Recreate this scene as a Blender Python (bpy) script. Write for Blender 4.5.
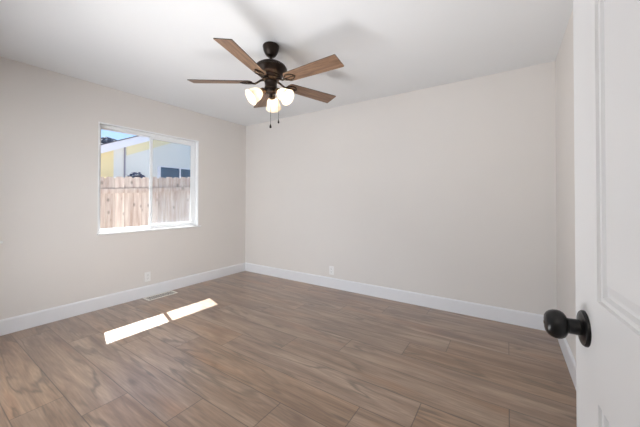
import bpy, bmesh, math, random
from mathutils import Vector, Matrix
for o in list(bpy.data.objects): bpy.data.objects.remove(o)
S = bpy.context.scene
C = S.collection
random.seed(4)
PI = math.pi

# ------------------------------------------------------------ camera
YAW, PITCH, ROLL, F = 0.5862, 0.0103, 0.0008, 282.97
cd = bpy.data.cameras.new('camera'); cam = bpy.data.objects.new('camera', cd); C.objects.link(cam)
cd.sensor_width = 36; cd.lens = 36*F/640; cd.shift_y = -(213.5-197.788)/640; cd.clip_start = .02; cd.clip_end = 300
cam.location = (3.6949, -3.2890, 1.1786)
cam.rotation_euler = (Matrix.Rotation(YAW, 4, 'Z') @ Matrix.Rotation(PI/2+PITCH, 4, 'X') @ Matrix.Rotation(ROLL, 4, 'Z')).to_euler()
S.camera = cam

# ------------------------------------------------------------ exposure, sky, sun
S.view_settings.view_transform = 'Standard'; S.view_settings.look = 'None'
S.view_settings.exposure = 0.0; S.view_settings.gamma = 1.0; S.view_settings.use_curve_mapping = False
W = bpy.data.worlds.new('sky'); S.world = W; W.use_nodes = True
nt = W.node_tree; nt.nodes.clear()
wo = nt.nodes.new('ShaderNodeOutputWorld'); bg = nt.nodes.new('ShaderNodeBackground')
sky = nt.nodes.new('ShaderNodeTexSky'); sky.sky_type = 'NISHITA'; sky.sun_disc = False
sky.sun_elevation = math.radians(49.6); sky.sun_rotation = math.radians(-90+15.9)
sky.air_density = 1.3; sky.dust_density = 0.6; sky.ozone_density = 1.5
mxw = nt.nodes.new('ShaderNodeMixRGB'); mxw.inputs[0].default_value = .75
mxw.inputs[2].default_value = (1.35, 2.3, 3.9, 1)
nt.links.new(sky.outputs[0], mxw.inputs[1])
nt.links.new(mxw.outputs[0], bg.inputs[0]); nt.links.new(bg.outputs[0], wo.inputs[0])
bg.inputs[1].default_value = 0.25
SUN = 36.0
sl = bpy.data.lights.new('sun', 'SUN'); sl.energy = SUN; sl.angle = math.radians(.5); sl.color = (1, .99, .98)
so = bpy.data.objects.new('sun', sl); C.objects.link(so)
sd = Vector((1, -.285, -1.22)).normalized()
so.rotation_euler = sd.to_track_quat('-Z', 'Y').to_euler(); so.location = (-6, 2, 8)

def area(name, loc, d, sx, sy, e, col=(1, 1, 1)):
    l = bpy.data.lights.new(name, 'AREA'); l.shape = 'RECTANGLE'; l.size = sx; l.size_y = sy; l.energy = e; l.color = col
    o = bpy.data.objects.new(name, l); C.objects.link(o); o.location = loc
    o.rotation_euler = Vector(d).to_track_quat('-Z', 'Z').to_euler(); return o
# added fill lights, all out of view: patio opening, hall, upward lamp
area('added_rear_fill', (1.8, -3.50, .95), (-.08, 1, 0), 2.3, 1.9, 54, (1, .985, .98))
area('added_hall_fill', (3.55, -4.3, 2.355), (0, .25, -1), .5, .5, 6, (1, .95, .88))
area('added_upward_fill', (2.05, -3.16, .42), (.45, .28, 1), 2.2, .24, 25, (1, .985, .985)).data.spread = math.radians(118)  # upward fill added to brighten the ceiling, not a lamp of the room


# ------------------------------------------------------------ helpers
def tag(o, label=None, cat=None, group=None, kind=None):
    if label: o['label'] = label
    if cat: o['category'] = cat
    if group: o['group'] = group
    if kind: o['kind'] = kind
    return o
def obj(name, bm, mat, parent=None, smooth=False, bevel=0, loc=None, rot=None):
    me = bpy.data.meshes.new(name)
    bmesh.ops.recalc_face_normals(bm, faces=bm.faces[:])
    bm.to_mesh(me); bm.free()
    for m in (mat if isinstance(mat, (list, tuple)) else [mat]): me.materials.append(m)
    o = bpy.data.objects.new(name, me); C.objects.link(o)
    if smooth:
        for p in me.polygons: p.use_smooth = True
        try: me.set_sharp_from_angle(angle=math.radians(38))
        except Exception: pass
    if bevel:
        b = o.modifiers.new('bevel', 'BEVEL'); b.width = bevel; b.segments = 2; b.limit_method = 'ANGLE'; b.angle_limit = math.radians(40)
    if parent: o.parent = parent
    if loc: o.location = loc
    if rot: o.rotation_euler = rot
    return o
def empty(name, loc=(0, 0, 0), rz=0, label=None, cat=None, group=None, kind=None):
    o = bpy.data.objects.new(name, None); C.objects.link(o); o.location = loc; o.rotation_euler = (0, 0, rz)
    o.empty_display_size = .1
    return tag(o, label, cat, group, kind)
def BM(): return bmesh.new()
def box(bm, x0, x1, y0, y1, z0, z1, M=None, mi=0):
    vs = [bm.verts.new((x, y, z)) for x in (x0, x1) for y in (y0, y1) for z in (z0, z1)]
    if M is not None:
        for v in vs: v.co = M @ v.co
    for f in ((0, 1, 3, 2), (4, 6, 7, 5), (0, 4, 5, 1), (2, 3, 7, 6), (0, 2, 6, 4), (1, 5, 7, 3)):
        fc = bm.faces.new([vs[i] for i in f]); fc.material_index = mi
    return bm
def lathe(bm, prof, n=40, M=None, cap=True):
    rings = []
    for r, z in prof:
        rings.append([bm.verts.new((r*math.cos(2*PI*i/n), r*math.sin(2*PI*i/n), z)) for i in range(n)])
    for a, b in zip(rings, rings[1:]):
        for i in range(n): bm.faces.new([a[i], a[(i+1) % n], b[(i+1) % n], b[i]])
    if cap:
        bm.faces.new(rings[0][::-1]); bm.faces.new(rings[-1])
    if M is not None:
        for rg in rings:
            for v in rg: v.co = M @ v.co
    return bm
def tube(bm, pts, r, n=10, cap=True):
    pts = [Vector(p) for p in pts]
    rs = r if isinstance(r, (list, tuple)) else [r]*len(pts)
    rings = []; up = None
    for i, p in enumerate(pts):
        t = (pts[min(i+1, len(pts)-1)]-pts[max(i-1, 0)]).normalized()
        if up is None:
            up = Vector((0, 0, 1)) if abs(t.z) < .9 else Vector((1, 0, 0))
        a = t.cross(up).normalized(); b = a.cross(t).normalized(); up = b
        rings.append([bm.verts.new(p+(a*math.cos(2*PI*k/n)+b*math.sin(2*PI*k/n))*rs[i]) for k in range(n)])
    for a, b in zip(rings, rings[1:]):
        for i in range(n): bm.faces.new([a[i], a[(i+1) % n], b[(i+1) % n], b[i]])
    if cap:
        bm.faces.new(rings[0][::-1]); bm.faces.new(rings[-1])
    return bm
def prism(bm, pts, z0, z1, M=None):
    lo = [bm.verts.new((x, y, z0)) for x, y in pts]; hi = [bm.verts.new((x, y, z1)) for x, y in pts]
    n = len(pts)
    bm.faces.new(lo[::-1]); bm.faces.new(hi)
    for i in range(n): bm.faces.new([lo[i], lo[(i+1) % n], hi[(i+1) % n], hi[i]])
    if M is not None:
        for v in lo+hi: v.co = M @ v.co
    return bm

# ------------------------------------------------------------ materials
def newmat(name):
    m = bpy.data.materials.new(name); m.use_nodes = True
    b = m.node_tree.nodes['Principled BSDF']; return m, m.node_tree, b
def simple(name, col, rough=.5, metal=0, nscale=0, namt=0, bump=0, bscale=200, spec=.5):
    m, t, b = newmat(name)
    b.inputs['Base Color'].default_value = (*col, 1); b.inputs['Roughness'].default_value = rough
    b.inputs['Metallic'].default_value = metal; b.inputs['Specular IOR Level'].default_value = spec
    tc = t.nodes.new('ShaderNodeTexCoord')
    if nscale:
        n = t.nodes.new('ShaderNodeTexNoise'); n.inputs['Scale'].default_value = nscale; n.inputs['Detail'].default_value = 4
        t.links.new(tc.outputs['Object'], n.inputs['Vector'])
        r = t.nodes.new('ShaderNodeMapRange'); r.inputs[1].default_value = .3; r.inputs[2].default_value = .7
        r.inputs[3].default_value = 1-namt; r.inputs[4].default_value = 1+namt*.4
        h = t.nodes.new('ShaderNodeVectorMath'); h.operation = 'SCALE'; h.inputs[0].default_value = col
        t.links.new(n.outputs['Fac'], r.inputs[0]); t.links.new(r.outputs[0], h.inputs['Scale'])
        t.links.new(h.outputs[0], b.inputs['Base Color'])
    if bump:
        n2 = t.nodes.new('ShaderNodeTexNoise'); n2.inputs['Scale'].default_value = bscale; n2.inputs['Detail'].default_value = 3
        t.links.new(tc.outputs['Object'], n2.inputs['Vector'])
        bp = t.nodes.new('ShaderNodeBump'); bp.inputs['Strength'].default_value = bump; bp.inputs['Distance'].default_value = .002
        t.links.new(n2.outputs['Fac'], bp.inputs['Height']); t.links.new(bp.outputs[0], b.inputs['Normal'])
    return m
M_wall = simple('wall_paint', (.735, .70, .668), .75, nscale=1.2, namt=.02, bump=.12, bscale=90, spec=.3)
M_ceil = simple('ceiling_paint', (.79, .80, .81), .85, nscale=1.0, namt=.012, bump=.12, bscale=70, spec=.2)
M_trim = simple('trim_paint', (.79, .79, .81), .38, nscale=3, namt=.01)
M_door = simple('door_paint', (.75, .76, .775), .42, nscale=4, namt=.01, bump=.04, bscale=300)
M_vinyl = simple('window_vinyl', (.86, .87, .88), .35, nscale=5, namt=.01)
M_sill = simple('sill_stone', (.85, .85, .85), .25, nscale=14, namt=.03)
M_plate = simple('outlet_plastic', (.84, .83, .82), .35, nscale=30, namt=.01)
M_dark = simple('outlet_slot_dark', (.03, .03, .03), .6, nscale=30, namt=.05)
M_vent = simple('register_enamel', (.86, .83, .76), .4, nscale=20, namt=.03)
M_duct = simple('duct_dark', (.05, .045, .04), .8, nscale=20, namt=.1)
M_black = simple('knob_black', (.012, .012, .013), .32, metal=.4, nscale=60, namt=.25, bump=.15, bscale=120)
M_bronze = simple('oiled_bronze', (.028, .019, .014), .36, metal=.75, nscale=40, namt=.35, bump=.06, bscale=150)
M_brass = simple('aged_bronze_highlight', (.16, .10, .06), .33, metal=.8, nscale=50, namt=.4)
M_stucco = simple('stucco_outside', (.72, .66, .56), .9, nscale=8, namt=.08, bump=.5, bscale=60)
M_ground = simple('bare_soil', (.20, .18, .165), .95, nscale=3, namt=.3, bump=.6, bscale=20)
M_shingle = simple('roof_shingle', (.10, .10, .13), .9, nscale=20, namt=.3)
M_fascia = simple('white_fascia', (.88, .90, .95), .6, nscale=4, namt=.02)
M_wyel = simple('yellow_wall_paint', (.92, .80, .46), .8, nscale=2, namt=.05)
M_wpale = simple('wall_paint_with_glare', (.84, .86, .80), .8, nscale=2, namt=.04)  # glare and overexposure whitening put into the wall colour
M_wband = simple('pale_yellow_paint', (.90, .84, .55), .8, nscale=2, namt=.05)
M_wgrey = simple('grey_batten', (.32, .31, .36), .7, nscale=5, namt=.05)
M_nglass = simple('neighbour_glass', (.05, .10, .17), .1, nscale=3, namt=.3)
M_leaf = simple('dark_leaf', (.06, .08, .14), .7, nscale=4, namt=.5)
M_bark = simple('bark', (.08, .07, .09), .9, nscale=12, namt=.4)

def glass_mat():
    m = bpy.data.materials.new('window_glass'); m.use_nodes = True; t = m.node_tree; t.nodes.clear()
    o = t.nodes.new('ShaderNodeOutputMaterial'); mix = t.nodes.new('ShaderNodeMixShader')
    tr = t.nodes.new('ShaderNodeBsdfTransparent'); gl = t.nodes.new('ShaderNodeBsdfGlossy')
    tr.inputs[0].default_value = (.97, .985, .99, 1); gl.inputs['Roughness'].default_value = .02
    fr = t.nodes.new('ShaderNodeFresnel'); fr.inputs[0].default_value = 1.25
    t.links.new(fr.outputs[0], mix.inputs[0]); t.links.new(tr.outputs[0], mix.inputs[1]); t.links.new(gl.outputs[0], mix.inputs[2])
    t.links.new(mix.outputs[0], o.inputs[0]); return m
M_glass = glass_mat()
def screen_mat():
    m = bpy.data.materials.new('insect_screen_mesh'); m.use_nodes = True; t = m.node_tree; t.nodes.clear()
    o = t.nodes.new('ShaderNodeOutputMaterial'); mix = t.nodes.new('ShaderNodeMixShader')
    tr = t.nodes.new('ShaderNodeBsdfTransparent'); df = t.nodes.new('ShaderNodeBsdfDiffuse'); df.inputs[0].default_value = (.42, .5, .56, 1)
    mix.inputs[0].default_value = .11
    t.links.new(tr.outputs[0], mix.inputs[1]); t.links.new(df.outputs[0], mix.inputs[2]); t.links.new(mix.outputs[0], o.inputs[0]); return m
M_screen = screen_mat()
def shade_mat():
    m, t, b = newmat('frosted_shade_glass')
    b.inputs['Base Color'].default_value = (.95, .87, .74, 1); b.inputs['Roughness'].default_value = .35
    b.inputs['Transmission Weight'].default_value = .0
    mix = t.nodes.new('ShaderNodeMixShader'); tl = t.nodes.new('ShaderNodeBsdfTranslucent'); tl.inputs[0].default_value = (1, .9, .76, 1)
    mix.inputs[0].default_value = .6; out = t.nodes['Material Output']
    # streaky alabaster
    tc = t.nodes.new('ShaderNodeTexCoord'); n = t.nodes.new('ShaderNodeTexNoise'); n.inputs['Scale'].default_value = 18; n.inputs['Distortion'].default_value = 1.5
    r = t.nodes.new('ShaderNodeValToRGB'); r.color_ramp.elements[0].color = (.85, .78, .68, 1); r.color_ramp.elements[1].color = (.95, .92, .86, 1)
    t.links.new(tc.outputs['Object'], n.inputs['Vector']); t.links.new(n.outputs['Fac'], r.inputs[0]); t.links.new(r.outputs[0], tl.inputs[0])
    t.links.new(b.outputs[0], mix.inputs[1]); t.links.new(tl.outputs[0], mix.inputs[2]); t.links.new(mix.outputs[0], out.inputs[0]); return m
M_shade = shade_mat()
def emis(name, col, st):
    m = bpy.data.materials.new(name); m.use_nodes = True; t = m.node_tree; t.nodes.clear()
    o = t.nodes.new('ShaderNodeOutputMaterial'); e = t.nodes.new('ShaderNodeEmission'); e.inputs[0].default_value = (*col, 1); e.inputs[1].default_value = st
    t.links.new(e.outputs[0], o.inputs[0]); return m
M_bulb = emis('lit_bulb', (1, .89, .74), 150)
M_hall = emis('added_hall_lamp_glass', (1, .93, .82), 6)

def wood_grain(t, vec, c_dark, c_mid, c_light, sx=1.0, sy=14.0):
    """long streaks along local X; returns a colour socket"""
    mp = t.nodes.new('ShaderNodeMapping'); mp.inputs['Scale'].default_value = (sx, sy, sy); t.links.new(vec, mp.inputs[0])
    n1 = t.nodes.new('ShaderNodeTexNoise'); n1.inputs['Scale'].default_value = 1.6; n1.inputs['Detail'].default_value = 7; n1.inputs['Roughness'].default_value = .62; n1.inputs['Distortion'].default_value = .5
    t.links.new(mp.outputs[0], n1.inputs['Vector'])
    r = t.nodes.new('ShaderNodeValToRGB'); e = r.color_ramp.elements
    e[0].position = .30; e[0].color = (*c_dark, 1); e[1].position = .72; e[1].color = (*c_light, 1)
    k = e.new(.5); k.color = (*c_mid, 1)
    t.links.new(n1.outputs['Fac'], r.inputs[0])
    return r.outputs[0], n1.outputs['Fac']

def floor_mat():
    m, t, b = newmat('oak_plank_floor'); L = t.links.new
    uv = t.nodes.new('ShaderNodeUVMap'); uv.uv_map = 'plank'
    at = t.nodes.new('ShaderNodeAttribute'); at.attribute_name = 'plank_rnd'
    sep = t.nodes.new('ShaderNodeSeparateColor'); L(at.outputs['Color'], sep.inputs[0])
    su = t.nodes.new('ShaderNodeSeparateXYZ'); L(uv.outputs[0], su.inputs[0])
    comb = t.nodes.new('ShaderNodeCombineXYZ')
    mz = t.nodes.new('ShaderNodeMath'); mz.operation = 'MULTIPLY'; mz.inputs[1].default_value = 37; L(sep.outputs[0], mz.inputs[0])
    L(su.outputs[0], comb.inputs[0]); L(su.outputs[1], comb.inputs[1]); L(mz.outputs[0], comb.inputs[2])
    # coarse cathedral grain: stretched noise, banded
    mp = t.nodes.new('ShaderNodeMapping'); mp.inputs['Scale'].default_value = (.85, 7.5, 1); L(comb.outputs[0], mp.inputs[0])
    n1 = t.nodes.new('ShaderNodeTexNoise'); n1.inputs['Scale'].default_value = 1.5; n1.inputs['Detail'].default_value = 5; n1.inputs['Distortion'].default_value = .7; n1.inputs['Roughness'].default_value = .55
    L(mp.outputs[0], n1.inputs['Vector'])
    r1 = t.nodes.new('ShaderNodeValToRGB'); e = r1.color_ramp.elements
    e[0].position = .27; e[0].color = (.140, .088, .060, 1); e[1].position = .74; e[1].color = (.38, .275, .20, 1)
    k = e.new(.40); k.color = (.225, .148, .102, 1); k = e.new(.54); k.color = (.30, .208, .147, 1)
    L(n1.outputs['Fac'], r1.inputs[0])
    # warm reddish heartwood areas
    mpo = t.nodes.new('ShaderNodeMapping'); mpo.inputs['Scale'].default_value = (.9, 5.0, 1); mpo.inputs['Location'].default_value = (7, 3, 11); L(comb.outputs[0], mpo.inputs[0])
    no = t.nodes.new('ShaderNodeTexNoise'); no.inputs['Scale'].default_value = 1.3; no.inputs['Detail'].default_value = 3; L(mpo.outputs[0], no.inputs['Vector'])
    ro_ = t.nodes.new('ShaderNodeMapRange'); ro_.interpolation_type = 'SMOOTHSTEP'; ro_.inputs[1].default_value = .54; ro_.inputs[2].default_value = .72; ro_.inputs[3].default_value = 0; ro_.inputs[4].default_value = .45; L(no.outputs['Fac'], ro_.inputs[0])
    mo = t.nodes.new('ShaderNodeMixRGB'); mo.inputs[2].default_value = (.34, .19, .11, 1); L(ro_.outputs[0], mo.inputs[0]); L(r1.outputs[0], mo.inputs[1])
    # thin dark crooked veins
    mpv = t.nodes.new('ShaderNodeMapping'); mpv.inputs['Scale'].default_value = (.75, 5.2, 1); mpv.inputs['Location'].default_value = (3, 9, 5); L(comb.outputs[0], mpv.inputs[0])
    nv = t.nodes.new('ShaderNodeTexNoise'); nv.inputs['Scale'].default_value = 1.25; nv.inputs['Detail'].default_value = 4; nv.inputs['Roughness'].default_value = .45; nv.inputs['Distortion'].default_value = .35; L(mpv.outputs[0], nv.inputs['Vector'])
    sv = t.nodes.new('ShaderNodeMath'); sv.operation = 'SUBTRACT'; sv.inputs[1].default_value = .5; L(nv.outputs['Fac'], sv.inputs[0])
    av = t.nodes.new('ShaderNodeMath'); av.operation = 'ABSOLUTE'; L(sv.outputs[0], av.inputs[0])
    gv = t.nodes.new('ShaderNodeMapRange'); gv.interpolation_type = 'SMOOTHSTEP'; gv.inputs[1].default_value = .0; gv.inputs[2].default_value = .035; gv.inputs[3].default_value = .48; gv.inputs[4].default_value = 0; L(av.outputs[0], gv.inputs[0])
    gm = t.nodes.new('ShaderNodeMapRange'); gm.inputs[1].default_value = .40; gm.inputs[2].default_value = .56; L(n1.outputs['Fac'], gm.inputs[0])
    gi = t.nodes.new('ShaderNodeMath'); gi.operation = 'MULTIPLY'; L(gv.outputs[0], gi.inputs[0]); L(gm.outputs[0], gi.inputs[1])
    vein = t.nodes.new('ShaderNodeMath'); vein.operation = 'SUBTRACT'; vein.inputs[0].default_value = 1.0; L(gi.outputs[0], vein.inputs[1])
    # fine fibre
    mp2 = t.nodes.new('ShaderNodeMapping'); mp2.inputs['Scale'].default_value = (5, 90, 1); L(comb.outputs[0], mp2.inputs[0])
    n2 = t.nodes.new('ShaderNodeTexNoise'); n2.inputs['Scale'].default_value = 1.2; n2.inputs['Detail'].default_value = 3; L(mp2.outputs[0], n2.inputs['Vector'])
    fr = t.nodes.new('ShaderNodeMapRange'); fr.inputs[1].default_value = .3; fr.inputs[2].default_value = .7; fr.inputs[3].default_value = .80; fr.inputs[4].default_value = 1.14
    L(n2.outputs['Fac'], fr.inputs[0])
    # growth ring lines
    mp3 = t.nodes.new('ShaderNodeMapping'); mp3.inputs['Scale'].default_value = (.55, 5.5, 1); L(comb.outputs[0], mp3.inputs[0])
    n3 = t.nodes.new('ShaderNodeTexNoise'); n3.inputs['Scale'].default_value = 1.3; n3.inputs['Detail'].default_value = 2; n3.inputs['Distortion'].default_value = .3; L(mp3.outputs[0], n3.inputs['Vector'])
    mm = t.nodes.new('ShaderNodeMath'); mm.operation = 'MULTIPLY'; mm.inputs[1].default_value = 120; L(n3.outputs['Fac'], mm.inputs[0])
    sn = t.nodes.new('ShaderNodeMath'); sn.operation = 'SINE'; L(mm.outputs[0], sn.inputs[0])
    rr = t.nodes.new('ShaderNodeMapRange'); rr.inputs[1].default_value = -1; rr.inputs[2].default_value = 1; rr.inputs[3].default_value = .93; rr.inputs[4].default_value = 1.05
    L(sn.outputs[0], rr.inputs[0])
    # knots
    vo = t.nodes.new('ShaderNodeTexVoronoi'); vo.inputs['Scale'].default_value = 1.9
    mp4 = t.nodes.new('ShaderNodeMapping'); mp4.inputs['Scale'].default_value = (.8, 2.0, 1); L(comb.outputs[0], mp4.inputs[0]); L(mp4.outputs[0], vo.inputs['Vector'])
    kr = t.nodes.new('ShaderNodeMapRange'); kr.interpolation_type = 'SMOOTHSTEP'; kr.inputs[1].default_value = .02; kr.inputs[2].default_value = .13; kr.inputs[3].default_value = .62; kr.inputs[4].default_value = 1
    L(vo.outputs['Distance'], kr.inputs[0])
    # per-plank tint
    br = t.nodes.new('ShaderNodeMapRange'); br.inputs[3].default_value = 1.0; br.inputs[4].default_value = 1.16; L(sep.outputs[1], br.inputs[0])
    mul = None
    for s in (vein.outputs[0], fr.outputs[0], rr.outputs[0], kr.outputs[0], br.outputs[0]):
        if mul is None: mul = s
        else:
            q = t.nodes.new('ShaderNodeMath'); q.operation = 'MULTIPLY'; L(mul, q.inputs[0]); L(s, q.inputs[1]); mul = q.outputs[0]
    # seams
    def edge(sock, width, length):
        a = t.nodes.new('ShaderNodeMath'); a.operation = 'SUBTRACT'; a.inputs[0].default_value = length; L(sock, a.inputs[1])
        mn = t.nodes.new('ShaderNodeMath'); mn.operation = 'MINIMUM'; L(sock, mn.inputs[0]); L(a.outputs[0], mn.inputs[1])
        g = t.nodes.new('ShaderNodeMapRange'); g.interpolation_type = 'SMOOTHSTEP'; g.inputs[1].default_value = 0; g.inputs[2].default_value = width; L(mn.outputs[0], g.inputs[0]); return g.outputs[0]
    e1 = edge(su.outputs[0], .0045, 1.52); e2 = edge(su.outputs[1], .0042, .2266)
    em = t.nodes.new('ShaderNodeMath'); em.operation = 'MINIMUM'; L(e1, em.inputs[0]); L(e2, em.inputs[1])
    er = t.nodes.new('ShaderNodeMapRange'); er.inputs[3].default_value = .30; er.inputs[4].default_value = 1; L(em.outputs[0], er.inputs[0])
    q = t.nodes.new('ShaderNodeMath'); q.operation = 'MULTIPLY'; L(mul, q.inputs[0]); L(er.outputs[0], q.inputs[1])
    sc = t.nodes.new('ShaderNodeVectorMath'); sc.operation = 'SCALE'; L(mo.outputs[0], sc.inputs[0]); L(q.outputs[0], sc.inputs['Scale'])
    # warmer/greyer planks
    hs = t.nodes.new('ShaderNodeHueSaturation'); sr = t.nodes.new('ShaderNodeMapRange'); sr.inputs[3].default_value = 1.0; sr.inputs[4].default_value = 1.2
    L(sep.outputs[2], sr.inputs[0]); L(sr.outputs[0], hs.inputs['Saturation']); L(sc.outputs[0], hs.inputs['Color'])
    L(hs.outputs[0], b.inputs['Base Color'])
    ro = t.nodes.new('ShaderNodeMapRange'); b.inputs['IOR'].default_value = 1.62; b.inputs['Coat Weight'].default_value = .65; b.inputs['Coat Roughness'].default_value = .3; ro.inputs[3].default_value = .29; ro.inputs[4].default_value = .38; L(n2.outputs['Fac'], ro.inputs[0]); L(ro.outputs[0], b.inputs['Roughness'])
    bh = t.nodes.new('ShaderNodeMath'); bh.operation = 'MULTIPLY_ADD'; L(n2.outputs['Fac'], bh.inputs[0]); bh.inputs[1].default_value = .25; L(em.outputs[0], bh.inputs[2])
    bp = t.nodes.new('ShaderNodeBump'); bp.inputs['Strength'].default_value = .35; bp.inputs['Distance'].default_value = .0012; L(bh.outputs[0], bp.inputs['Height']); L(bp.outputs[0], b.inputs['Normal'])
    return m
M_floor = floor_mat()
def blade_mat():
    m, t, b = newmat('walnut_blade_veneer')
    tc = t.nodes.new('ShaderNodeTexCoord')
    c, f = wood_grain(t, tc.outputs['Object'], (.085, .045, .026), (.20, .117, .072), (.31, .195, .125), 2.2, 26)
    t.links.new(c, b.inputs['Base Color']); b.inputs['Roughness'].default_value = .42; return m
M_blade = blade_mat()
M_bladeedge = simple('blade_dark_edge', (.03, .02, .014), .5, nscale=20, namt=.3)
def picket_mat():
    m, t, b = newmat('cedar_picket')
    tc = t.nodes.new('ShaderNodeTexCoord'); oi = t.nodes.new('ShaderNodeObjectInfo')
    mp = t.nodes.new('ShaderNodeMapping'); mp.inputs['Scale'].default_value = (9, 9, .9); t.links.new(tc.outputs['Object'], mp.inputs[0])
    ad = t.nodes.new('ShaderNodeVectorMath'); cx = t.nodes.new('ShaderNodeCombineXYZ'); ml = t.nodes.new('ShaderNodeMath'); ml.operation = 'MULTIPLY'; ml.inputs[1].default_value = 50
    t.links.new(oi.outputs['Random'], ml.inputs[0]); t.links.new(ml.outputs[0], cx.inputs[2]); t.links.new(mp.outputs[0], ad.inputs[0]); t.links.new(cx.outputs[0], ad.inputs[1])
    n = t.nodes.new('ShaderNodeTexNoise'); n.inputs['Scale'].default_value = 2; n.inputs['Detail'].default_value = 5; t.links.new(ad.outputs[0], n.inputs['Vector'])
    r = t.nodes.new('ShaderNodeValToRGB'); e = r.color_ramp.elements; e[0].position = .28; e[0].color = (.46, .33, .27, 1); e[1].position = .72; e[1].color = (.76, .65, .57, 1)
    t.links.new(n.outputs['Fac'], r.inputs[0])
    vo = t.nodes.new('ShaderNodeTexVoronoi'); vo.inputs['Scale'].default_value = 1.0
    mp2 = t.nodes.new('ShaderNodeMapping'); mp2.inputs['Scale'].default_value = (7, 7, 4); t.links.new(tc.outputs['Object'], mp2.inputs[0])
    ad2 = t.nodes.new('ShaderNodeVectorMath'); t.links.new(mp2.outputs[0], ad2.inputs[0]); t.links.new(cx.outputs[0], ad2.inputs[1]); t.links.new(ad2.outputs[0], vo.inputs['Vector'])
    k = t.nodes.new('ShaderNodeMapRange'); k.inputs[1].default_value = .05; k.inputs[2].default_value = .2; k.inputs[3].default_value = .45; k.inputs[4].default_value = 1; t.links.new(vo.outputs['Distance'], k.inputs[0])
    v = t.nodes.new('ShaderNodeMapRange'); v.inputs[3].default_value = .8; v.inputs[4].default_value = 1.12; t.links.new(oi.outputs['Random'], v.inputs[0])
    q = t.nodes.new('ShaderNodeMath'); q.operation = 'MULTIPLY'; t.links.new(k.outputs[0], q.inputs[0]); t.links.new(v.outputs[0], q.inputs[1])
    s = t.nodes.new('ShaderNodeVectorMath'); s.operation = 'SCALE'; t.links.new(r.outputs[0], s.inputs[0]); t.links.new(q.outputs[0], s.inputs['Scale'])
    t.links.new(s.outputs[0], b.inputs['Base Color']); b.inputs['Roughness'].default_value = .85; return m
M_picket = picket_mat()

# ------------------------------------------------------------ room dimensions
RW, RS, H, T = 4.056, -3.30, 2.44, .14          # width, south wall face, height, wall thickness
WY0, WY1, WZ0, WZ1 = -2.069, -.875, .805, 2.035   # window opening in the left wall
def wall_with_holes(name, axis, c0, c1, a0, a1, holes, z1=H, mats=(M_wall, M_stucco)):
    """wall slab; axis 'x' = thickness along x (runs in y), holes = (a, b, z0, z1)"""
    bm = BM()
    xs = sorted({a0, a1, *[h[0] for h in holes], *[h[1] for h in holes]})
    zs = sorted({0, z1, *[h[2] for h in holes], *[h[3] for h in holes]})
    for i in range(len(xs)-1):
        for j in range(len(zs)-1):
            mx, mz = (xs[i]+xs[i+1])/2, (zs[j]+zs[j+1])/2
            if any(h[0] < mx < h[1] and h[2] < mz < h[3] for h in holes): continue
            if axis == 'x': box(bm, c0, c1, xs[i], xs[i+1], zs[j], zs[j+1])
            else: box(bm, xs[i], xs[i+1], c0, c1, zs[j], zs[j+1])
    bmesh.ops.remove_doubles(bm, verts=bm.verts[:], dist=1e-5)
    # drop interior duplicate faces
    seen = {}
    for f in list(bm.faces):
        k = tuple(sorted(v.index for v in f.verts)) if False else tuple(sorted((round(v.co.x, 4), round(v.co.y, 4), round(v.co.z, 4)) for v in f.verts))
        seen.setdefault(k, []).append(f)
    dead = [f for fs in seen.values() if len(fs) > 1 for f in fs]
    bmesh.ops.delete(bm, geom=dead, context='FACES')
    for f in bm.faces:
        c = f.calc_center_median(); v = c.x if axis == 'x' else c.y
        outer = min((c0, c1), key=lambda q: abs(q)) if False else None
        f.material_index = 0
    o = obj(name, bm, mats[0]); tag(o, kind='structure'); return o

# floor made of planks
bm = BM(); uvl = bm.loops.layers.uv.new('plank'); cl = bm.loops.layers.float_color.new('plank_rnd')
offs = [1.464, 1.748, 2.175, 2.585]; PWd, PL = .2266, 1.52
k = -2
while True:
    y0 = -2.938+PWd*k; 
    if y0 > 0: break
    ox = offs[k % 4] - 2*PL
    if k == 8: ox = 3.01-3*PL
    if k == 9: ox = 3.286-3*PL
    while ox < RW:
        a, b_ = max(ox, 0), min(ox+PL, RW); c, d = max(y0, RS), min(y0+PWd, 0)
        if b_ > a and d > c:
            rnd = (random.random(), random.random(), random.random(), 1)
            vs = [bm.verts.new(p) for p in ((a, c, 0), (b_, c, 0), (b_, d, 0), (a, d, 0))]
            f = bm.faces.new(vs)
            for l in f.loops:
                l[uvl].uv = (l.vert.co.x-ox, l.vert.co.y-y0); l[cl] = rnd
        ox += PL
    k += 1
# sub-floor body under the planks
box(bm, 0, RW, RS, 0, -.12, -.002)
fl = obj('floor', bm, M_floor); tag(fl, kind='structure')
for p in fl.data.polygons:
    if p.normal.z < -.5 and p.center.z > -.001: p.flip()

W2 = (-3.22, -2.790, WZ0, 1.99)
wall_with_holes('wall_left', 'x', -T, 0, RS-.12, .12, [(WY0, WY1, WZ0, WZ1), W2])
bm = box(BM(), -T, RW+.12, 0, .12, 0, H); tag(obj('wall_back', bm, M_wall), kind='structure')
bm = box(BM(), RW, RW+.12, RS-.12, 0, 0, H); tag(obj('wall_right', bm, M_wall), kind='structure')
SWX = (.4, 2.95, .0, 2.1)
wall_with_holes('wall_front', 'y', RS-.12, RS, 0, RW, [SWX, (3.20, 3.975, -.0, 2.05)])
bm = box(BM(), -T, RW+.12, RS-.12, .12, H, H+.12); tag(obj('ceiling', bm, M_ceil), kind='structure')

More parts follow.
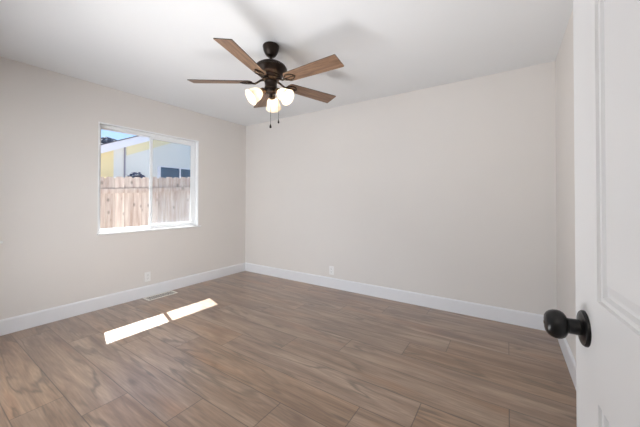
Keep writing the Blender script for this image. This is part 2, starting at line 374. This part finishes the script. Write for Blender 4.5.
# baseboards (thin cap chamfer)
def baseboard(name, p0, p1, n):
    """p0->p1 along wall, n = into-room direction"""
    p0, p1, n = Vector(p0), Vector(p1), Vector(n); bm = BM()
    prof = [(0, 0), (.015, 0), (.015, .122), (.011, .131), (.004, .136), (0, .136)]
    a = [bm.verts.new(p0+n*d+Vector((0, 0, z))) for d, z in prof]; b = [bm.verts.new(p1+n*d+Vector((0, 0, z))) for d, z in prof]
    for i in range(len(prof)): bm.faces.new([a[i], a[(i+1) % 6], b[(i+1) % 6], b[i]])
    bm.faces.new(a); bm.faces.new(b[::-1])
    tag(obj(name, bm, M_trim), kind='structure')
baseboard('baseboard_left', (0, RS, .001), (0, 0, .001), (1, 0, 0))
baseboard('baseboard_back', (.015, 0, .001), (RW-.015, 0, .001), (0, -1, 0))
baseboard('baseboard_right', (RW, 0, .001), (RW, RS, .001), (-1, 0, 0))
baseboard('baseboard_front', (.015, RS, .001), (.40, RS, .001), (0, 1, 0))

# ------------------------------------------------------------ window (white vinyl slider)
def slider(name, y0, y1, z0, z1, screen=True):
    w = empty(name, (0, y0, z0), kind='structure'); Lh, Ht = y1-y0, z1-z0
    fx0, fx1 = -.125, -.058; fw = .034
    bm = BM()
    box(bm, fx0, fx1, 0, Lh, 0, fw+.012); box(bm, fx0, fx1, 0, Lh, Ht-fw, Ht)
    box(bm, fx0, fx1, 0, fw-.002, fw+.012, Ht-fw); box(bm, fx0, fx1, Lh-fw, Lh, fw+.012, Ht-fw)
    obj('window_frame', bm, M_vinyl, w, bevel=.003)
    mid = Lh*.487
    def sash(x0, x1, a, b, sw, zb, zt, nm):
        bm = BM(); box(bm, x0, x1, a, b, zb, zb+sw); box(bm, x0, x1, a, b, zt-sw, zt)
        box(bm, x0, x1, a, a+sw, zb+sw, zt-sw); box(bm, x0, x1, b-sw, b, zb+sw, zt-sw)
        s = obj(nm, bm, M_vinyl, w, bevel=.002)
        xm = (x0+x1)/2
        bm = box(BM(), xm-.002, xm+.002, a+sw, b-sw, zb+sw, zt-sw); obj('window_pane', bm, M_glass, s)
        return s
    # fixed outer lite (thin frame) and inner sliding sash on the far side
    bm = BM(); a, b = fw-.004, mid+.012; zb, zt = fw+.010, Ht-fw+.002; sw = .012
    sash(-.112, -.094, a, b, sw, zb, zt, 'fixed_sash')
    s = sash(-.090, -.066, mid-.016, Lh-fw+.004, .030, fw+.012, Ht-fw+.002, 'sliding_sash')
    bm = BM()
    for z in (.30, .70):
        box(bm, -.066, -.052, mid-.010, mid+.008, Ht*z-.03, Ht*z+.03)
        box(bm, -.052, -.044, mid-.006, mid+.004, Ht*z-.012, Ht*z+.012)
    obj('sash_latch', bm, M_vinyl, s, bevel=.002)
    if screen:
        bm = box(BM(), -.1175, -.1165, mid, Lh-fw, fw, Ht-fw); obj('insect_screen', bm, M_screen, w)
    # sill slab and thin corner bead around the drywall return
    bm = box(BM(), -.058, .018, -.018, Lh+.045, -.002, .018); obj('window_sill', bm, M_sill, w, bevel=.003)
    bm = BM(); c = .012
    box(bm, -.058, .0015, -c, 0, .018, Ht+c); box(bm, -.058, .0015, Lh, Lh+c, .018, Ht+c); box(bm, -.058, .0015, 0, Lh, Ht, Ht+c)
    obj('window_casing', bm, M_vinyl, w)
    return w
slider('window_1', WY0+.012, WY1-.012, WZ0, WZ1-.012)
slider('window_2', W2[0]+.012, W2[1]-.012, W2[2], W2[3]-.012, False)
# patio door behind the camera, added as an opening for fill light
w3 = empty('added_patio_door', (SWX[0], RS, SWX[2]), kind='structure'); bm = BM(); Lx, Lz = SWX[1]-SWX[0], SWX[3]-SWX[2]
box(bm, 0, Lx, -.10, -.05, 0, .04); box(bm, 0, Lx, -.10, -.05, Lz-.04, Lz); box(bm, 0, .04, -.10, -.05, .04, Lz-.04); box(bm, Lx-.04, Lx, -.10, -.05, .04, Lz-.04)
box(bm, Lx/2-.02, Lx/2+.02, -.10, -.05, .04, Lz-.04); obj('added_patio_frame', bm, M_vinyl, w3)
bm = box(BM(), .04, Lx-.04, -.077, -.073, .04, Lz-.04); obj('added_patio_glass', bm, M_glass, w3)

# ------------------------------------------------------------ hall behind the doorway
hall = BM(); hy = RS-.12
box(hall, 2.7, 4.4, -5.3, hy, -.12, -.002); tag(obj('floor_hall', hall, M_floor), kind='structure')
bm = BM(); box(bm, 2.6, 2.7, -5.3, hy, 0, H); box(bm, 4.4, 4.5, -5.3, hy, 0, H); box(bm, 2.6, 4.5, -5.4, -5.3, 0, H); box(bm, RW+.12, 4.5, hy, hy+.1, 0, H)
tag(obj('wall_hall', bm, M_wall), kind='structure')
bm = box(BM(), 2.6, 4.5, -5.4, hy, H, H+.1); tag(obj('ceiling_hall', bm, M_ceil), kind='structure')

# door casing around the opening
bm = BM()
for x0, x1 in ((3.125, 3.20), (3.975, 4.045)): box(bm, x0, x1, RS, RS+.014, 0, 2.125)
box(bm, 3.20, 3.975, RS, RS+.014, 2.05, 2.125)
tag(obj('trim_1', bm, M_trim, bevel=.002), kind='structure')

# ------------------------------------------------------------ open six-panel door
dd = Vector((math.cos(math.radians(94.9)), math.sin(math.radians(94.9)), 0)); nn = Vector((-dd.y, dd.x, 0))   # nn: face normal towards the room
DW, DT, DB, DH = .76, .035, .012, 2.035
edge = Vector((3.6949, -3.2890, 0)) + Vector((.1143, .7735, 0))
hinge = edge - dd*DW
ang = math.atan2(dd.y, dd.x)
door = empty('door_1', (hinge.x, hinge.y, 0), ang, kind='structure')
# local frame: x along the door from hinge to latch edge, +y = visible face
st, ml = .118, .10
cols = [(st, (DW-ml)/2), ((DW+ml)/2, DW-st)]
rows = [(.20, .838), (1.009, 1.62), (1.72, 1.93)]
bm = BM(); D0 = -DT
def dbox(x0, x1, z0, z1): box(bm, x0, x1, D0, 0, z0, z1)
dbox(0, st, DB, DH); dbox(DW-st, DW, DB, DH); dbox(cols[0][1], cols[1][0], DB, DH)
zz = [DB] + [q for r_ in rows for q in r_] + [DH]
for i in range(0, len(zz), 2):
    for x0, x1 in cols: dbox(x0, x1, zz[i], zz[i+1])
obj('door_frame', bm, M_door, door)
for x0, x1 in cols:
    for z0, z1 in rows:
        bm = BM()
        for sgn, yf in ((1, 0), (-1, D0)):
            rings = []
            for ins, dep in ((0, .0), (.002, .004), (.009, .004), (.013, .009), (.019, .009), (.035, .003), (.0365, .001), (.040, .0008)):
                y = yf-sgn*dep
                rings.append([bm.verts.new((x, y, z)) for x, z in ((x0+ins, z0+ins), (x1-ins, z0+ins), (x1-ins, z1-ins), (x0+ins, z1-ins))])
            for a, b in zip(rings, rings[1:]):
                for i in range(4): bm.faces.new([a[i], a[(i+1) % 4], b[(i+1) % 4], b[i]])
            bm.faces.new(rings[-1])
        obj('door_panel', bm, M_door, door)
# knob (local: axis along +y)
KX, KZ = DW-.0575, .9405
Mk = Matrix.Translation((KX, 0, KZ)) @ Matrix.Rotation(-PI/2, 4, 'X')
bm = lathe(BM(), [(.0322, 0), (.0322, .0030), (.0310, .0048), (.030, .0058), (.0285, .0055), (.024, .0075), (.015, .0095)], 48, Mk)
obj('door_rosette', bm, M_black, door, smooth=True)
K = 1.0
kp = [(.0155, .006), (.0145, .012), (.0142, .024), (.0150, .027), (.0190, .0285), (.0235, .0325), (.0262, .038), (.0270, .044), (.0265, .051), (.0245, .0575), (.0215, .0625), (.0178, .0655), (.016, .0664), (.0152, .0658), (.0135, .0664), (.009, .0678), (.004, .0684), (.0005, .0686)]
kp = [(r*.98, z if z < .028 else .0275+(z-.0275)*.82) for r, z in kp]
bm = lathe(BM(), kp, 48, Mk); kn = obj('door_knob', bm, M_black, door, smooth=True); kn['label'] = 'round black door knob'
bm = lathe(BM(), [(.0033, .0605), (.0033, .0619), (.0005, .0621)], 16, Mk); obj('knob_button', bm, M_brass, kn, smooth=True)
for z in (.25, 1.02, 1.80):
    bm = BM(); lathe(bm, [(.007, z-.045), (.007, z+.045)], 14, Matrix.Translation((-.006, -.004-DT*0, 0)))
    obj('door_hinge', bm, M_black, door, smooth=True)

# ------------------------------------------------------------ wall outlets
def outlet(loc, rz, label):
    o = empty('wall_outlet', loc, rz, label, 'outlet')
    # local: x across, +y out of the wall, z up
    bm = box(BM(), -.0355, .0355, 0, .0055, -.0575, .0575); obj('cover_plate', bm, M_plate, o, bevel=.002)
    for z in (-.0195, .0195):
        pts = [(.017*math.cos(a), max(-.0125, min(.0125, .017*math.sin(a)))) for a in [2*PI*i/28 for i in range(28)]]
        bm = prism(BM(), pts, .0055, .0075, Matrix.Translation((0, 0, z)) @ Matrix(((1, 0, 0, 0), (0, 0, 1, 0), (0, 1, 0, 0), (0, 0, 0, 1))))
        rc = obj('receptacle', bm, M_plate, o)
        bm = BM()
        for x in (-.0062, .0062): box(bm, x-.0013, x+.0013, .0074, .0079, z+.000, z+.0085)
        lathe(bm, [(.0026, .0074), (.0026, .0079)], 12, Matrix.Translation((0, 0, z-.0065)) @ Matrix.Rotation(-PI/2, 4, 'X'))
        obj('socket_slot', bm, M_dark, rc)
    bm = lathe(BM(), [(.003, .0055), (.003, .0068), (.001, .007)], 12, Matrix.Rotation(-PI/2, 4, 'X')); obj('screw', bm, M_plate, o)
outlet((0.0002, -1.557, .243), -PI/2, 'white duplex outlet low on the window wall above the floor register')
outlet((1.70, -.0002, .235), PI, 'white duplex outlet low on the long back wall right of the corner')

# ------------------------------------------------------------ floor register
fr_ = empty('floor_register', (.105, -1.447, .0005), 0, 'cream metal floor register lying by the baseboard beneath the window', 'vent')
bm = BM(); hx, hy_ = .073, .178; rim = .02
box(bm, -hx, hx, -hy_, -hy_+rim, 0, .005); box(bm, -hx, hx, hy_-rim, hy_, 0, .005)
box(bm, -hx, -hx+rim, -hy_+rim, hy_-rim, 0, .005); box(bm, hx-rim, hx, -hy_+rim, hy_-rim, 0, .005)
obj('register_frame', bm, M_vent, fr_, bevel=.0015)
bm = box(BM(), -hx+rim, hx-rim, -hy_+rim, hy_-rim, 0, .0008); obj('duct_opening', bm, M_duct, fr_)
for i in range(2):
    bm = box(BM(), -.0015+(i-.5)*.036, .0015+(i-.5)*.036, -hy_+rim, hy_-rim, .0008, .0042); obj('cross_bar', bm, M_vent, fr_)
for i in range(15):
    y = -hy_+rim+.008+i*(2*(hy_-rim)-.016)/14
    bm = box(BM(), -hx+rim, hx-rim, -.0006, .0006, -.0017, .0017, Matrix.Translation((0, y, .0030)) @ Matrix.Rotation(.35, 4, 'X')); obj('louver', bm, M_vent, fr_)

# ------------------------------------------------------------ ceiling fan
FX, FY = 2.0986, -1.6063
fan = empty('ceiling_fan', (FX, FY, H), 0, 'bronze ceiling fan with five wooden blades and three lit glass shades', 'ceiling fan')
def Z(z): return z-H
bm = lathe(BM(), [(.060, Z(2.4395)), (.066, Z(2.432)), (.0665, Z(2.424)), (.0635, Z(2.415)), (.060, Z(2.395)), (.052, Z(2.375)), (.040, Z(2.356)), (.030, Z(2.347)), (.018, Z(2.343))], 48)
obj('canopy', bm, M_bronze, fan, smooth=True)
bm = lathe(BM(), [(.0115, Z(2.350)), (.0115, Z(2.312)), (.019, Z(2.310)), (.021, Z(2.303)), (.021, Z(2.292))], 24)
obj('downrod', bm, M_bronze, fan, smooth=True)
bm = lathe(BM(), [(.020, Z(2.298)), (.060, Z(2.293)), (.095, Z(2.283)), (.117, Z(2.268)), (.126, Z(2.254)), (.1265, Z(2.249)), (.131, Z(2.246)), (.131, Z(2.238)), (.127, Z(2.234)), (.120, Z(2.222)), (.109, Z(2.204)), (.094, Z(2.191)), (.083, Z(2.186)), (.082, Z(2.178)), (.072, Z(2.170)), (.058, Z(2.166))], 56)
obj('motor_housing', bm, M_bronze, fan, smooth=True)
bm = lathe(BM(), [(.058, Z(2.167)), (.066, Z(2.164)), (.066, Z(2.154)), (.058, Z(2.151)), (.045, Z(2.148))], 48)
obj('flywheel', bm, M_brass, fan, smooth=True)
bm = lathe(BM(), [(.040, Z(2.150)), (.050, Z(2.145)), (.052, Z(2.136)), (.049, Z(2.130)), (.049, Z(2.098)), (.053, Z(2.092)), (.053, Z(2.086)), (.046, Z(2.080)), (.034, Z(2.074))], 48)
obj('switch_housing', bm, M_bronze, fan, smooth=True)
BZ = 2.138
R0, R1 = .150, .643
angs = [-72.4, -144.4, 0, 71.6, 143.6]
ANG0 = -0.4
def blade_bm():
    bm = BM(); pts = []
    w0, w1 = .053, .067
    # rounded root, straight square tip
    for i in range(9):
        a = PI/2+PI*i/8; pts.append((R0+.030+.030*math.cos(a), w0*math.sin(a)))
    tip = [(R1-.004, -w1), (R1, -w1+.004), (R1, w1-.004), (R1-.004, w1)]
    pts += [(.40, -(w0+w1)/2)] + tip + [(.40, (w0+w1)/2)]
    t = .0055; n = len(pts)
    lo = [bm.verts.new((x, y, -t/2)) for x, y in pts]; hi = [bm.verts.new((x, y, t/2)) for x, y in pts]
    bm.faces.new(lo[::-1]); bm.faces.new(hi)
    for i in range(n):
        f = bm.faces.new([lo[i], lo[(i+1) % n], hi[(i+1) % n], hi[i]]); f.material_index = 1
    return bm
def iron_bm():
    bm = BM()
    # cast arm: leaves the flywheel, dips, then spreads into a pierced leaf under the blade
    path = [(.056, 0, Z(2.158)-Z(BZ)), (.085, 0, .012), (.108, 0, -.002), (.128, 0, -.012), (.150, 0, -.011)]
    tube(bm, path, [.010, .0085, .008, .008, .007], 10)
    for s in (-1, 1):
        tube(bm, [(.140, 0, -.010), (.158, s*.020, -.008), (.185, s*.034, -.0065), (.215, s*.030, -.0065), (.238, s*.012, -.0065), (.246, 0, -.0065)], [.0065, .006, .0055, .005, .0045, .004], 8)
    tube(bm, [(.145, 0, -.010), (.185, 0, -.0065), (.246, 0, -.0065)], [.006, .0045, .004], 8)
    return bm
bmB = blade_bm(); first = None; pitch = math.radians(12.5)
irons = []
for i, a in enumerate(angs):
    ra = math.radians(a+ANG0)
    rot = (Matrix.Rotation(ra, 4, 'Z') @ Matrix.Rotation(-0.0, 4, 'Y') @ Matrix.Rotation(-pitch, 4, 'X')).to_euler()
    if i == 0:
        b0 = obj('blade', bmB, [M_blade, M_bladeedge], fan, loc=(0, 0, Z(BZ)), rot=rot)
        i0 = obj('blade_iron', iron_bm(), M_bronze, fan, smooth=True, loc=(0, 0, Z(BZ)), rot=rot)
        screws = []
        for x, y in ((.185, .034), (.185, -.034), (.238, 0)):
            bm = lathe(BM(), [(.0045, -.012), (.0045, -.0095), (.002, -.0085)], 10, Matrix.Translation((x, y, 0)))
            screws.append(obj('screw', bm, M_brass, i0))
    else:
        b = b0.copy(); C.objects.link(b); b.parent = fan; b.rotation_euler = rot
        ii = i0.copy(); C.objects.link(ii); ii.parent = fan; ii.rotation_euler = rot
        for s0 in screws:
            s = s0.copy(); C.objects.link(s); s.parent = ii
# light kit
bm = lathe(BM(), [(.030, Z(2.078)), (.044, Z(2.072)), (.046, Z(2.062)), (.040, Z(2.050)), (.026, Z(2.040)), (.014, Z(2.036)), (.013, Z(2.028)), (.016, Z(2.022)), (.010, Z(2.014)), (.0005, Z(2.012))], 40)
obj('light_fitter', bm, M_bronze, fan, smooth=True)
tilt = math.radians(54)
for a in (125, 245, 5):
    ra = math.radians(a); Rz = Matrix.Rotation(ra, 4, 'Z')
    pth = [Vector((.036, 0, Z(2.060))), Vector((.052, 0, Z(2.064))), Vector((.064, 0, Z(2.060)))]
    bm = tube(BM(), [Rz @ p for p in pth], .009, 12)
    arm = obj('lamp_arm', bm, M_bronze, fan, smooth=True)
    # shade frame: local -Z axis becomes (outward, down)
    Ms = Matrix.Translation(Rz @ Vector((.060, 0, Z(2.062)))) @ Rz @ Matrix.Rotation(-tilt, 4, 'Y')
    bm = lathe(BM(), [(.010, .006), (.021, .002), (.024, -.008), (.024, -.024), (.028, -.028), (.028, -.032), (.020, -.034)], 28, Ms)
    obj('lamp_socket', bm, M_brass, arm, smooth=True)
    pr = [(.024, -.028), (.030, -.036), (.041, -.050), (.049, -.068), (.053, -.088), (.056, -.106), (.0615, -.124), (.066, -.134)]
    inner = [(r-.003, z) for r, z in pr[::-1]]
    bm = lathe(BM(), pr+inner, 40, Ms, cap=False); sh = obj('lamp_shade', bm, M_shade, arm, smooth=True)
    sh['label'] = 'flared frosted glass shade, lit from inside'
    bm = lathe(BM(), [(.008, -.032), (.011, -.045), (.019, -.060), (.022, -.072), (.019, -.086), (.010, -.094), (.0005, -.096)], 24, Ms)
    obj('bulb', bm, M_bulb, arm, smooth=True)
# pull chains
for (dx, dy), z1, z0, pr_ in (((.020, -.024), 2.030, 1.792, 1.25), ((.060, .026), 2.07, 1.835, 1.0)):
    bm = BM()
    tube(bm, [(dx*.7, dy*.7, Z(z1+.01)), (dx, dy, Z(z1)), (dx, dy, Z(z0))], .0013, 6)
    n = 46
    for i in range(n):
        z = z0+(z1-z0)*i/n; lathe(bm, [(.0004, Z(z)-.0022), (.0022, Z(z)), (.0004, Z(z)+.0022)], 6, Matrix.Translation((dx, dy, 0)))
    ch = obj('pull_chain', bm, M_bronze, fan)
    bm = lathe(BM(), [(.001, Z(z0)+.002), (.003, Z(z0)-.004), (.0055*pr_, Z(z0)-.016), (.0075*pr_, Z(z0)-.026), (.006*pr_, Z(z0)-.032), (.001, Z(z0)-.035)], 16, Matrix.Translation((dx, dy, 0)))
    obj('chain_pendant', bm, M_bronze, ch, smooth=True)

# ------------------------------------------------------------ hall lamp fixture, added out of view as a fill source
hl = empty('added_hall_lamp', (3.55, -4.3, H), 0, 'round flush ceiling lamp added in the unseen hall for fill light', 'lamp')
bm = lathe(BM(), [(.30, 0), (.30, -.015), (.285, -.02)], 32); obj('lamp_base', bm, M_vinyl, hl)
bm = lathe(BM(), [(.285, -.018), (.26, -.045), (.16, -.062), (.001, -.066)], 32); obj('lamp_diffuser', bm, M_hall, hl, smooth=True)

# ------------------------------------------------------------ outside
G = -.25
bm = box(BM(), -14, -T, -10, 14, G-.2, G); tag(obj('ground', bm, M_ground), kind='structure')
# this house: wall base and eave
bm = box(BM(), -T-.02, -T, -6, .5, G, 0); tag(obj('trim_2', bm, M_stucco), kind='structure')
bm = BM()
# roof: eave edge at x=-.97, z 2.33
pts = [(-.97, 2.33), (-.97, 2.47), (.2, 2.94), (.2, 2.82)]
vs0 = [bm.verts.new((x, -5.6, z)) for x, z in pts]; vs1 = [bm.verts.new((x, 1.0, z)) for x, z in pts]
bm.faces.new(vs0); bm.faces.new(vs1[::-1])
for i in range(4): bm.faces.new([vs0[i], vs0[(i+1) % 4], vs1[(i+1) % 4], vs1[i]])
tag(obj('roof', bm, M_shingle), kind='structure')

# fence: dog-eared pickets, top edge climbing slightly with the ground
fence = empty('wooden_fence', (-2.2, 0, G), 0, 'unpainted wooden picket fence seen through the window', 'fence')
fdir = Vector((.12, 1.0, 0)).normalized()
fang = math.atan2(fdir.y, fdir.x)-PI/2
def top(y): return 1.675+.058*y - G
pw = .142
for i in range(34):
    y = -3.6+i*(pw+.004)
    h = top(y)+random.uniform(-.006, .006); c = .030
    pts = [(-pw/2, 0), (pw/2, 0), (pw/2, h-c), (pw/2-c, h), (-pw/2+c, h), (-pw/2, h-c)]
    # prism in (y,z) plane, thickness in x
    Mx = Matrix(((0, 0, 1, 0), (1, 0, 0, 0), (0, 1, 0, 0), (0, 0, 0, 1)))
    bm = prism(BM(), pts, 0, .016, Mx)
    obj('picket', bm, M_picket, fence, loc=(fdir.x*y-.018, fdir.y*y, 0), rot=(0, 0, fang))
for zr in (-.26, -1.45):
    bm = BM()
    ya, yb = -3.7, 1.45
    ta, tb = top(ya)+zr, top(yb)+zr
    if zr < -1: ta, tb = .35, .35
    P = [(ya, ta), (yb, tb)]
    vs = []
    for yy, zc in P:
        for dx in (0, .038):
            for dz in (-.045, .045): vs.append(bm.verts.new((fdir.x*yy+dx, fdir.y*yy, zc+dz)))
    for f in ((0, 1, 3, 2), (4, 6, 7, 5), (0, 4, 5, 1), (2, 3, 7, 6), (0, 2, 6, 4), (1, 5, 7, 3)): bm.faces.new([vs[q] for q in f])
    obj('fence_rail', bm, M_picket, fence)
for y in (-3.5, 1.30):
    bm = box(BM(), .038, .127, -.045, .045, 0, top(y)-.1); obj('fence_post', bm, M_picket, fence, loc=(fdir.x*y, fdir.y*y, 0), rot=(0, 0, fang))

# neighbour's gabled house
HX = -5.0
nh = empty('neighbouring_house', (HX, 0, G), 0, 'pale yellow house with white sloping roof edge behind the wooden fence', 'house')
def rz(y): return 2.44+.45*(y+.38)          # underside of the gable slope, above z=0
PK = 3.6; EV = -2.2                           # ridge and eave in y
def gable(y0, y1, mat, nm, x0, x1):
    bm = BM(); up = [(y0, rz(y0)-G if y0 <= PK else 0)]
    ys = [y0] + ([PK] if y0 < PK < y1 else []) + [y1]
    def zt(y): return (rz(y) if y <= PK else rz(2*PK-y))-G
    pts = [(y0, 0), (y1, 0)] + [(y, zt(y)+.02) for y in reversed(ys)]
    Mx = Matrix(((0, 0, 1, 0), (1, 0, 0, 0), (0, 1, 0, 0), (0, 0, 0, 1)))
    prism(bm, pts, x0, x1, Mx); return obj(nm, bm, mat, nh)
gable(-1.9, -.08, M_wyel, 'yellow_wall', -.15, 0)
gable(-.08, 9.0, M_wpale, 'glare_whitened_wall', -.15, .0)
bm = box(BM(), 0, .03, .16, .19, 0, rz(.16)-G); obj('batten', bm, M_wgrey, nh)
# rake boards + roof slabs
def slab(y0, y1, off0, off1, x0, x1, mat, nm):
    bm = BM(); vs = []
    for y in (y0, y1):
        zb = (rz(y) if y <= PK else rz(2*PK-y))-G
        for x in (x0, x1):
            for o_ in (off0, off1): vs.append(bm.verts.new((x, y, zb+o_)))
    for f in ((0, 1, 3, 2), (4, 6, 7, 5), (0, 4, 5, 1), (2, 3, 7, 6), (0, 2, 6, 4), (1, 5, 7, 3)): bm.faces.new([vs[q] for q in f])
    return obj(nm, bm, mat, nh)
for a, b in ((EV, PK), (PK, 9.4)):
    slab(a, b, -.06, .15, .10, .14, M_fascia, 'rake_board')
    slab(a, b, .02, .04, -4, .10, M_fascia, 'soffit')
    slab(a, b, .15, .175, -4, .17, M_shingle, 'roof')
bm = box(BM(), -4, -3.9, -1.9, 9, 0, 2); obj('rear_wall', bm, M_wpale, nh)
def band(ya, yb):  # strip of wall left yellower above the painted-in glare whitening
    bm = BM(); vs = []
    for y in (ya, yb):
        for x in (.0, .012):
            for o_ in (-.30, .02): vs.append(bm.verts.new((x, y, rz(y)-G+o_)))
    for f in ((0, 1, 3, 2), (4, 6, 7, 5), (0, 4, 5, 1), (2, 3, 7, 6), (0, 2, 6, 4), (1, 5, 7, 3)): bm.faces.new([vs[q] for q in f])
    o = obj('yellow_wall_band', bm, M_wband, nh); o['label'] = 'pale yellow strip of wall under the roof edge'
band(.22, PK)
# windows of that house
def nwin(y0, y1, z0, z1, lab, split=True):
    bm = BM(); f = .06
    box(bm, 0, .03, y0-f, y1+f, z0-f-G, z0-G); box(bm, 0, .03, y0-f, y1+f, z1-G, z1+f*.4-G); box(bm, 0, .03, y0-f*1.6, y0, z0-G, z1-G); box(bm, 0, .03, y1, y1+f, z0-G, z1-G)
    if split: box(bm, 0, .022, (y0+y1)/2-.02, (y0+y1)/2+.02, z0-G, z1-G)
    w = obj('window', bm, M_fascia, nh)
    bm = box(BM(), .002, .01, y0, y1, z0-G, z1-G); obj('pane', bm, M_nglass, w)
nwin(1.13, 2.35, 1.2, 2.19, '')
# low dark hedge top between fence and house
def leafcloud(bm, centre, rad, n, size):
    for i in range(n):
        while True:
            v = Vector([random.uniform(-1, 1) for _ in range(3)])
            if v.length < 1: break
        p = Vector(centre)+Vector((v.x*rad[0], v.y*rad[1], v.z*rad[2]))
        q = Vector([random.uniform(-1, 1) for _ in range(3)]).normalized().to_track_quat('Z', 'Y').to_matrix()
        s = size*random.uniform(.6, 1.3)
        vs = [bm.verts.new(p+q @ Vector(c)) for c in ((-s, 0, 0), (0, -s*.45, .1*s), (s, 0, 0), (0, s*.45, .1*s))]
        bm.faces.new(vs)
shr = empty('shrub', (-3.9, -.0, G), 0, 'dark rounded shrub whose top just shows over the wooden fence', 'shrub')
bm = BM(); leafcloud(bm, (0, 0, 1.38), (.28, .36, .76), 2600, .05); obj('foliage', bm, M_leaf, shr)
bm = BM(); tube(bm, [(0, 0, 0), (.02, .01, .6), (0, 0, 1.2)], [.05, .04, .02]); obj('stem', bm, M_bark, shr)
# tree behind the house
tr = empty('tree', (-12.5, 2.0, G), 0, 'dark leafy tree rising behind the roof of the yellow house', 'tree')
bm = BM(); tips = []
tube(bm, [(0, 0, 0), (.1, .0, 1.6), (0, .1, 3.0)], [.2, .16, .12])
for i in range(16):
    a = random.uniform(0, 2*PI); r = random.uniform(1.0, 2.4); z = random.uniform(3.2, 4.1)
    p1 = Vector((r*.4*math.cos(a), r*.5*math.sin(a), 3.2+(z-3.2)*.5)); p2 = Vector((r*.8*math.cos(a), r*1.2*math.sin(a), z))
    tube(bm, [(0, .1, 2.9), p1, p2], [.09, .05, .02], 6); tips.append(p2)
obj('trunk', bm, M_bark, tr)
bm = BM()
for p in tips: leafcloud(bm, p, (.5, .7, .20), 190, .12)
obj('foliage', bm, M_leaf, tr)
